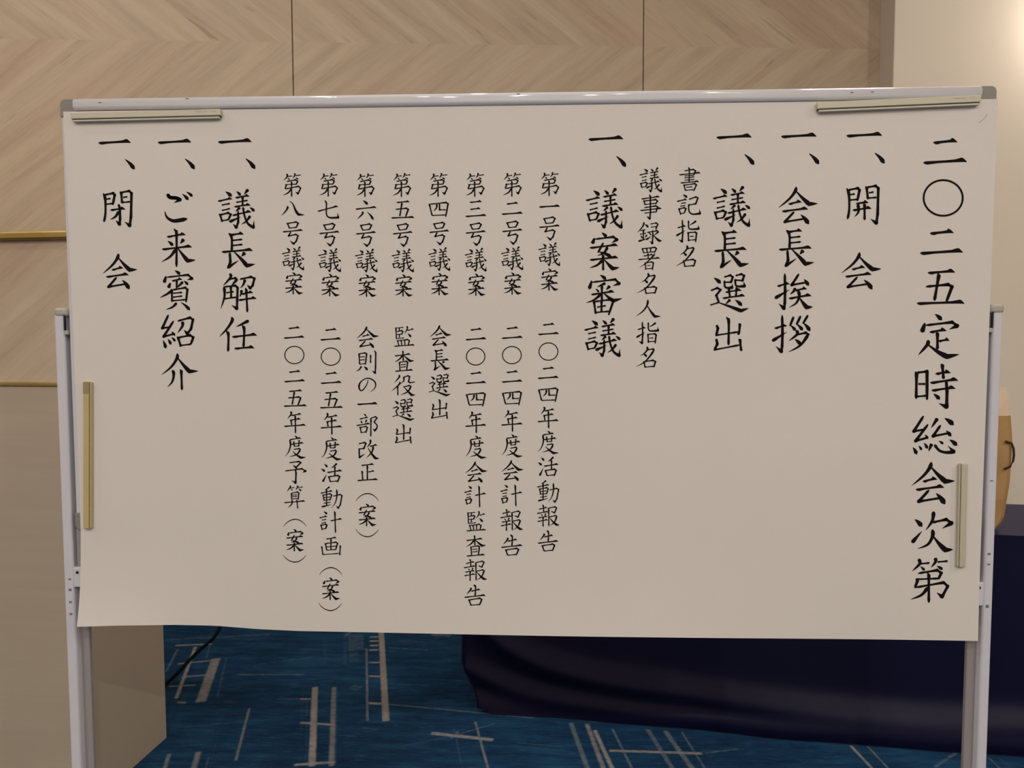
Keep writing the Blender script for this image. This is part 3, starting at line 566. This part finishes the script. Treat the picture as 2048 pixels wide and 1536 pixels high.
# ---------------- whiteboard on its stand ----------------
board = empty('whiteboard', (0, 0, 0))
tag(board, 'white framed whiteboard on a two-post stand, covered by the paper notice', 'whiteboard')
BT, BB, HW = 1.8, .943, .9
MB().box(-HW+.012, HW-.012, .004, .012, BB+.012, BT-.012).build('writing_surface', M['board_white'], board)
MB().prism([(y, z) for y, z in rprof(-.009, .018, BT-.0240, BT, .0085, 8)], 'x', -HW+.03, HW-.03).build('frame_rail', M['rail_metal'], board, smooth=True)
MB().prism([(y, z) for y, z in rprof(.0, .018, BB, BB+.024, .005, 4)], 'x', -HW+.03, HW-.03).build('frame_rail', M['white_metal'], board)
for s in (-1, 1):
    x0, x1 = sorted((s*HW, s*(HW-.024)))
    MB().prism([(x, y) for x, y in rprof(x0, x1, .0, .018, .005, 4)], 'z', BB+.03, BT-.034).build('frame_rail', M['white_metal'], board)
    for zt in (0, 1):
        mb = MB(); xa, xb = sorted((s*(HW+.001), s*(HW-.031)))
        z0, z1 = ((BT-.035, BT+.0005) if zt else (BB-.0005, BB+.032))
        L = [(s*(HW+.001), BT-.0085), (s*(HW-.0018), BT-.0022), (s*(HW-.0075), BT+.0005), (s*(HW-.031), BT+.0005), (s*(HW-.031), BT-.0265), (s*(HW-.0245), BT-.0265), (s*(HW-.0245), BT-.0345), (s*(HW+.001), BT-.0345)]
        if not zt: L = [(x, BB+BT-z) for x, z in L]
        k = len(mb.v); yf = -.0012
        for y in (yf, .0188): mb.v += [(x, y, z) for x, z in L]
        q_ = len(L); mb.f += [tuple(range(q_)), tuple(range(q_, 2*q_))[::-1]]+[(i, (i+1) % q_, q_+(i+1) % q_, q_+i) for i in range(q_)]
        o = mb.build('corner_cap', M['grey_plastic'], board, bevel=.0012, seg=2)
    # post, inner channel, cap
    xo, xi = s*(.9305 if s < 0 else .9285), s*.9095
    a, b = sorted((xo, xi))
    post = MB().prism(rprof(a, b, .0005, .030, .005, 4), 'z', .06, 1.3775).build('post', M['white_metal'], board)
    a2, b2 = sorted((xi, s*.8925))
    MB().box(a2, b2, .0190, .029, .35, 1.372).build('inner_channel', M['recess_metal'], board, bevel=.001, seg=1)
    a3, b3 = sorted((s*.932, s*.9005))
    MB().prism(rprof(a3, b3, -.0015, .032, .010, 6), 'z', 1.3745, 1.3915).build('post_cap', M['cap_plastic'], post, bevel=.0055, seg=4)
    MB().box(*sorted((s*.9085, s*.9005)), -.002, .019, 1.338, 1.3465).build('pivot_pin', M['cap_plastic'], board, bevel=.001)
    MB().box(*sorted((s*.9095, s*.9075)), -.0012, .004, 1.346, 1.3778).build('pin_slot', M['screw'], board)
    zb = (.8225, .864) if s < 0 else (.803, .8500)
    br = MB().box(*sorted((s*.9105, s*.868)), .0008, .0186, *zb).build('support_bracket', M['white_metal'], board, bevel=.0025)
    MB().tube([(s*.901, -.001, zb[1]-.010), (s*.901, .002, zb[1]-.010)], .0028, 10).build('screw', M['screw'], br)
    MB().box(*sorted((s*.9038, s*.893)), .006, .019, .864, .9425).build('lower_clamp', M['recess_metal'], board, bevel=.001)
    foot = MB().prism(rprof(*sorted((s*.935, s*.90)), .025, .06, .006, 4), 'y', -.27, .27).build('foot', M['white_metal'], board)
    for yy in (-.24, .24):
        MB().tube([(s*.917-.011, yy, .014), (s*.917+.011, yy, .014)], .014, 16).build('caster', M['dark_rubber'], foot)
    # faint printed scale on the post
    for i, (zz, hh) in enumerate(((.838, .003), (.815, .005), (.790, .004), (.765, .004)) if s < 0 else ((1.05, .002), (.905, .004), (.885, .003), (.80, .006))):
        MB().box(s*.9175-.003, s*.9175+.003, .0001, .0004, zz, zz+hh).build('post_marking', M['scuff'], post)
MB().prism(rprof(.006, .024, .24, .258, .004, 4), 'x', -.905, .905).build('cross_bar', M['white_metal'], board)
for i, (px, py) in enumerate(((378, 200), (205, 208), (1037, 191), (1700, 188), (1741, 187))):
    p = on_board(px, py)
    MB().box(p[0]-.003, p[0]+.003, -.0093, -.0088, p[2]-.0008, p[2]+.0008).build('rail_scratch', M['scuff'], board)

# ---------------- the notice ----------------
def lerp(tab, v):
    if v <= tab[0][0]: return tab[0][1]
    for (a, x), (b, y) in zip(tab, tab[1:]):
        if v <= b:
            k = (v-a)/(b-a); return x+(y-x)*k
    return tab[-1][1]
LEFT = [(.735, -.8950), (.75, -.8945), (.80, -.8925), (.9417, -.8889), (1.4, -.8893), (1.6, -.8912), (1.7755, -.8935)]
RIGHT = [(.735, .899), (1.111, .8998), (1.5, .9008), (1.7755, .9023)]
BOT = [(-.9015, .7478), (-.82, .7503), (-.70, .7506), (-.62, .7486), (-.53, .7420), (-.45, .7392), (-.34, .7386), (.26, .7378), (.6, .7364), (.9, .7356)]
def paper_y(x, z):
    y = -.0028
    y -= .0005*(1+math.sin(x*7.3+1)*math.sin(z*5.1))
    if z < .943:
        k = (.943-z)/.2
        y -= k*k*(.005+.004*math.sin(x*5.2+.8)) + k**3*.009*math.exp(-((x+.86)/.16)**2)
    if z > 1.55:
        k = (z-1.55)/.22; y += .0008*k
    return y
sheet = MB(); rows = []
NU, NV = 100, 70
for j in range(NV+1):
    row = []
    for i in range(NU+1):
        u = i/NU; vv = j/NV
        xm = -.9+1.8*u
        zb = lerp(BOT, xm); z = 1.7755+(zb-1.7755)*(vv**1)
        xl, xr = lerp(LEFT, z), lerp(RIGHT, z); x = xl+(xr-xl)*u
        row.append((x, paper_y(x, z), z))
    rows.append(row)
sheet.grid(rows)
notice = sheet.build('paper_notice', M['paper'], smooth=True)
tag(notice, 'large white sheet of vertical black brush lettering hung over the whiteboard', 'poster')
def to_paper(px, py):
    y = -.003
    for _ in range(5):
        p = hit(px, py, (0, 1, 0), y); y = paper_y(p[0], p[2])-.00045
    p = hit(px, py, (0, 1, 0), y); return (p[0], p[1], p[2])
for ci, (em, items) in enumerate(COLS):
    runs, last = [], None                       # a gap in the column starts a new block of lettering
    for it in items.split(','):
        q = it.split(); bx = tuple(map(float, q[1:]))
        if last is None or bx[1]-last > .37*em: runs.append([])
        runs[-1].append((q[0], bx)); last = bx[3]
    for run_ in runs:
        mb = MB()
        for ch, bx in run_:
            for poly in glyph_polys(ch, *bx, em):
                k = len(mb.v); mb.v += [to_paper(*p) for p in poly]; mb.f.append(tuple(range(k, k+len(poly))))
        me = bpy.data.meshes.new('lettering'); me.from_pydata(mb.v, [], mb.f); me.materials.append(M['ink'])
        o = bpy.data.objects.new('title_lettering' if ci == 0 else 'lettering', me); COL.objects.link(o); o.parent = notice
p0, p1, p2 = to_paper(1958, 245), to_paper(1968, 238), to_paper(1975, 228)
MB().tube([p0, p1, p2], .0003, 4).build('crease', M['faint_print'], notice)

# ---------------- magnet bars ----------------
def text_mesh(body, size, name, mat, parent, loc, rot=0, flat=(1, 1)):
    c = bpy.data.curves.new(name, 'FONT'); c.body = body; c.size = size; c.align_x = 'CENTER'; c.align_y = 'CENTER'
    tmp = bpy.data.objects.new('tmp', c); COL.objects.link(tmp); bpy.context.view_layer.update()
    me = bpy.data.meshes.new_from_object(tmp.evaluated_get(bpy.context.evaluated_depsgraph_get()))
    bpy.data.objects.remove(tmp, do_unlink=True)
    me.materials.clear(); me.materials.append(mat)
    o = bpy.data.objects.new(name, me); COL.objects.link(o); o.parent = parent; o.location = loc
    o.rotation_euler = (math.pi/2, rot, 0); o.scale = (flat[0], flat[1], 1); return o
def magnet(px0, px1, wpx, label, mat, lower=True, vertical=False, groove_side=0, text=True):
    """px0, px1: ends of the centre line in the photo; wpx: its width"""
    a, b = on_board(*px0), on_board(*px1)
    c = (a+b)/2; L = float(np.hypot(b[0]-a[0], b[2]-a[2])); wd = wpx*1.515/FPX
    ang = math.atan2(b[2]-a[2], b[0]-a[0])
    r = empty('magnet_bar', (c[0], -.0038, c[2])); r.rotation_euler = (0, -ang, 0)
    tag(r, label, 'magnet')
    g = (-wd/2, wd/2)
    if lower:       # narrow lip under a groove
        MB().box(-L/2, L/2, -.0085, 0, -wd/2+wd*.30, wd/2).build('bar', mat, r, bevel=.0012)
        MB().box(-L/2+.001, L/2-.001, -.0045, -.0003, -wd/2+wd*.17, -wd/2+wd*.31).build('groove', M['magnet_groove'], r)
        MB().box(-L/2+.003, L/2-.003, -.0075, 0, -wd/2, -wd/2+wd*.19).build('lip', M['magnet_edge'], r, bevel=.0006, seg=1)
    else:
        z0, z1 = (-wd/2, wd/2*.5) if groove_side < 0 else (-wd/2*.45, wd/2)
        MB().box(-L/2, L/2, -.0075, 0, z0, z1).build('bar', mat, r, bevel=.0012)
        zz = (z1, z1+wd*.08) if groove_side < 0 else (z0-wd*.08, z0)
        MB().box(-L/2+.0005, L/2-.0005, -.003, -.0003, *zz).build('groove', M['magnet_groove'], r)
        ll = (z1+wd*.08, wd/2) if groove_side < 0 else (-wd/2, z0-wd*.08)
        MB().box(-L/2+.001, L/2-.001, -.0065, 0, *ll).build('lip', mat, r, bevel=.0006, seg=1)
    return r, L, wd
r, L, wd = magnet((148.5, 237.5), (446, 230.3), 17.5, 'cream magnet bar pinning the upper left corner of the notice', M['magnet_cream'])
text_mesh('KOKUYO', .0040, 'printed_mark', M['faint_print'], r, (L/2-.037, -.00862, .0042), flat=(1.35, 1))
text_mesh('マク-350', .0030, 'printed_mark', M['faint_print'], r, (L/2-.014, -.00862, .0042))
r, L, wd = magnet((1630.5, 217.5), (1955, 203.6), 18, 'grey-cream magnet bar pinning the upper right corner of the notice', M['magnet_cream'])
text_mesh('KOKUYO', .0040, 'printed_mark', M['faint_print'], r, (L/2-.04, -.00862, .0042), flat=(1.35, 1))
text_mesh('マク-350', .0030, 'printed_mark', M['faint_print'], r, (L/2-.016, -.00862, .0042))
r, L, wd = magnet((180.5, 1055), (180.8, 763), 16.5, 'yellowed magnet bar standing upright on the left edge of the notice', M['magnet_yellow'], lower=False, groove_side=1)
MB().box(L/2-.024, L/2-.0005, -.0079, -.0074, -wd*.20, wd*.5).build('tape_stub', M['tape'], r)
magnet((1917, 1131), (1921.5, 926), 16, 'pale greenish magnet bar upright beside the title lettering on the right', M['magnet_pale'], lower=False, groove_side=-1)

# ---------------- banquet table with navy cloth ----------------
F0, F1 = on_floor(950, 1424)[:2], on_floor(2048, 1516)[:2]
td = (F1-F0)/np.hypot(*(F1-F0)); ta = math.atan2(td[1], td[0]); tn = np.array([-td[1], td[0]])
TO = F0+tn*.045-td*.052
TL, TD, TH = 2.5, .50, .700
tbl = empty('banquet_table', (TO[0], TO[1], 0), ta); tag(tbl, 'long banquet table hidden under the navy cloth behind the board', 'table')
MB().box(.006, TL-.006, .006, TD-.006, TH-.03, TH-.004).build('tabletop', M['table_board'], tbl)
for x in (.14, TL-.14):
    for y in (.08, TD-.08):
        MB().prism(rprof(x-.014, x+.014, y-.014, y+.014, .006, 3), 'z', 0, TH-.03).build('leg', M['wood_leg'], tbl)
cl = MB(); R = .022
plan = []                                     # outline of the table top, walked from back left round the front
for i in range(14): plan.append((0.0, TD-(TD-R)*i/14, -1, 0))
for i in range(8):
    a = math.radians(180+90*i/8); plan.append((R+R*math.cos(a), R+R*math.sin(a), math.cos(a), math.sin(a)))
NF = 150
for i in range(NF+1): plan.append((R+(TL-2*R)*i/NF, 0, 0, -1))
for i in range(1, 9):
    a = math.radians(270+90*i/8); plan.append((TL-R+R*math.cos(a), R+R*math.sin(a), math.cos(a), math.sin(a)))
for i in range(1, 15): plan.append((TL, R+(TD-R)*i/14, 1, 0))
rows = []
def sm(a, b, x): 
    k = max(0, min(1, (x-a)/(b-a))); return k*k*(3-2*k)
for k in range(37):
    z = TH*(1-k/36)**1.15
    row = []
    for (x, y, nx_, ny_) in plan:
        s_ = x+y*.6
        # folds: a long swag starting at the left corner and sinking towards the right, soft ripples
        ridge = .10+.30*math.exp(-s_/.20)+.015*math.sin(s_*3.1)
        off = .018*(1-z/TH)+.036*math.exp(-((z-ridge)/.04)**2)*sm(-.02, .12, s_)*(1 if ny_ < -.3 else .3)
        off += .022*math.exp(-((z-ridge*.4)/.032)**2)
        off += .006*math.sin(s_*5.5+1.3)*(1-z/TH)+.004*math.sin(s_*13+z*4)*(1-z/TH)
        off += .028*sm(.10, .0, z)
        if z < .05: off -= .0
        off = max(off, .0012)
        tuck = .062*sm(.17, .0, z)*(1 if nx_ < -.3 else max(0, 1-s_/.14))     # left corner gathers inwards near the floor
        zz = max(z, .0035)+(.016*math.exp(-((x)/.06)**2)*sm(.08, 0, z))
        if nx_ < -.3: off = .004+.012*(1-z/TH)
        row.append((x+nx_*off+tuck, y+ny_*off, zz))
    rows.append(row)
cl.grid(rows)
k = len(cl.v)
cl.v += [(p[0], p[1], TH) for p in plan]; n_ = len(plan)
cl.f.append(tuple(range(k, k+n_)))
cloth = cl.build('navy_tablecloth', M['navy'], smooth=True)
cloth.location = (TO[0], TO[1], 0); cloth.rotation_euler = (0, 0, ta)
tag(cloth, 'dark navy cloth draped to the carpet over the long table behind the board', 'tablecloth')

# ---------------- paper bag on the table ----------------
bp = hit(1999, 1060, (0, 0, 1), TH)
bag = empty('paper_bag', (bp[0], bp[1]+.05, TH+.001), ta+math.radians(4)); tag(bag, 'brown kraft paper bag on the navy table behind the right post', 'bag')
mb = MB(); rws = []
Hh = .372
XR = [(0, -.008), (.04, .006), (.09, .018), (.2, .024), (.4, .035), (.75, .041), (1, .036)]
for k in range(19):
    z = Hh*k/18; f = k/18
    xr = lerp(XR, f)+.0012*math.sin(f*17); xl = -.27-.01*f; dp = .055*(1-f*.3)
    ring = []
    for (a, b) in ((xl, -dp), (xl*.5, -dp*1.04), (xr-.015, -dp), (xr, -dp*.8), (xr-.004+.004*math.sin(f*7), 0), (xr, dp*.8), (xr-.015, dp), (xl*.5, dp*1.04), (xl, dp), (xl+.03, 0)):
        ring.append((a, b+.002*math.sin(z*40+a*30), z))
    ring.append(ring[0]); rws.append(ring)
mb.grid(rws); mb.f.append(tuple(range(10)))
mb.build('bag_body', M['kraft'], bag)
mb = MB()                                    # cream wrapping standing up out of the bag
mb.grid([[(-.16, -.02, .10), (-.02, -.026, .10), (.020, -.018, .10)], [(-.17, -.022, .37), (-.02, -.03, .37), (.034, -.022, .37)], [(-.17, -.024, .43), (-.04, -.03, .43), (.028, -.026, .43)], [(-.17, -.024, .46), (-.04, -.03, .47), (.018, -.026, .465)]])
fl = mb.build('wrapping_paper', M['flyer'], bag); fl.modifiers.new('thickness', 'SOLIDIFY').thickness = .001
hp = [(.012, -.050, .29), (.030, -.050, .285), (.038, -.048, .268), (.041, -.046, .245), (.039, -.046, .225), (.030, -.048, .208), (.012, -.050, .20)]
MB().tube(hp, .0038, 8).build('handle', M['handle_brown'], bag, smooth=True)

# ---------------- cord on the carpet ----------------
pts = [(452, 1215), (441, 1253), (429, 1276), (414, 1290), (398, 1304), (380, 1322), (363, 1340), (348, 1356), (331, 1372), (312, 1396), (290, 1415)]
P3 = [on_floor(*p) for p in pts]
wend = P3[0]; 
P3 = [np.array([wend[0]+.05, 2.13, 0]), np.array([wend[0]+.03, 2.05, 0])]+P3[1:]
sm_pts = _smooth([tuple(p[:2]) for p in P3], 5)
cord = MB().tube([(x, y, .0062) for x, y in sm_pts], .0058, 8).build('power_cord', M['black_cord'], smooth=True)
tag(cord, 'black cord running over the blue carpet behind the counter', 'cord')
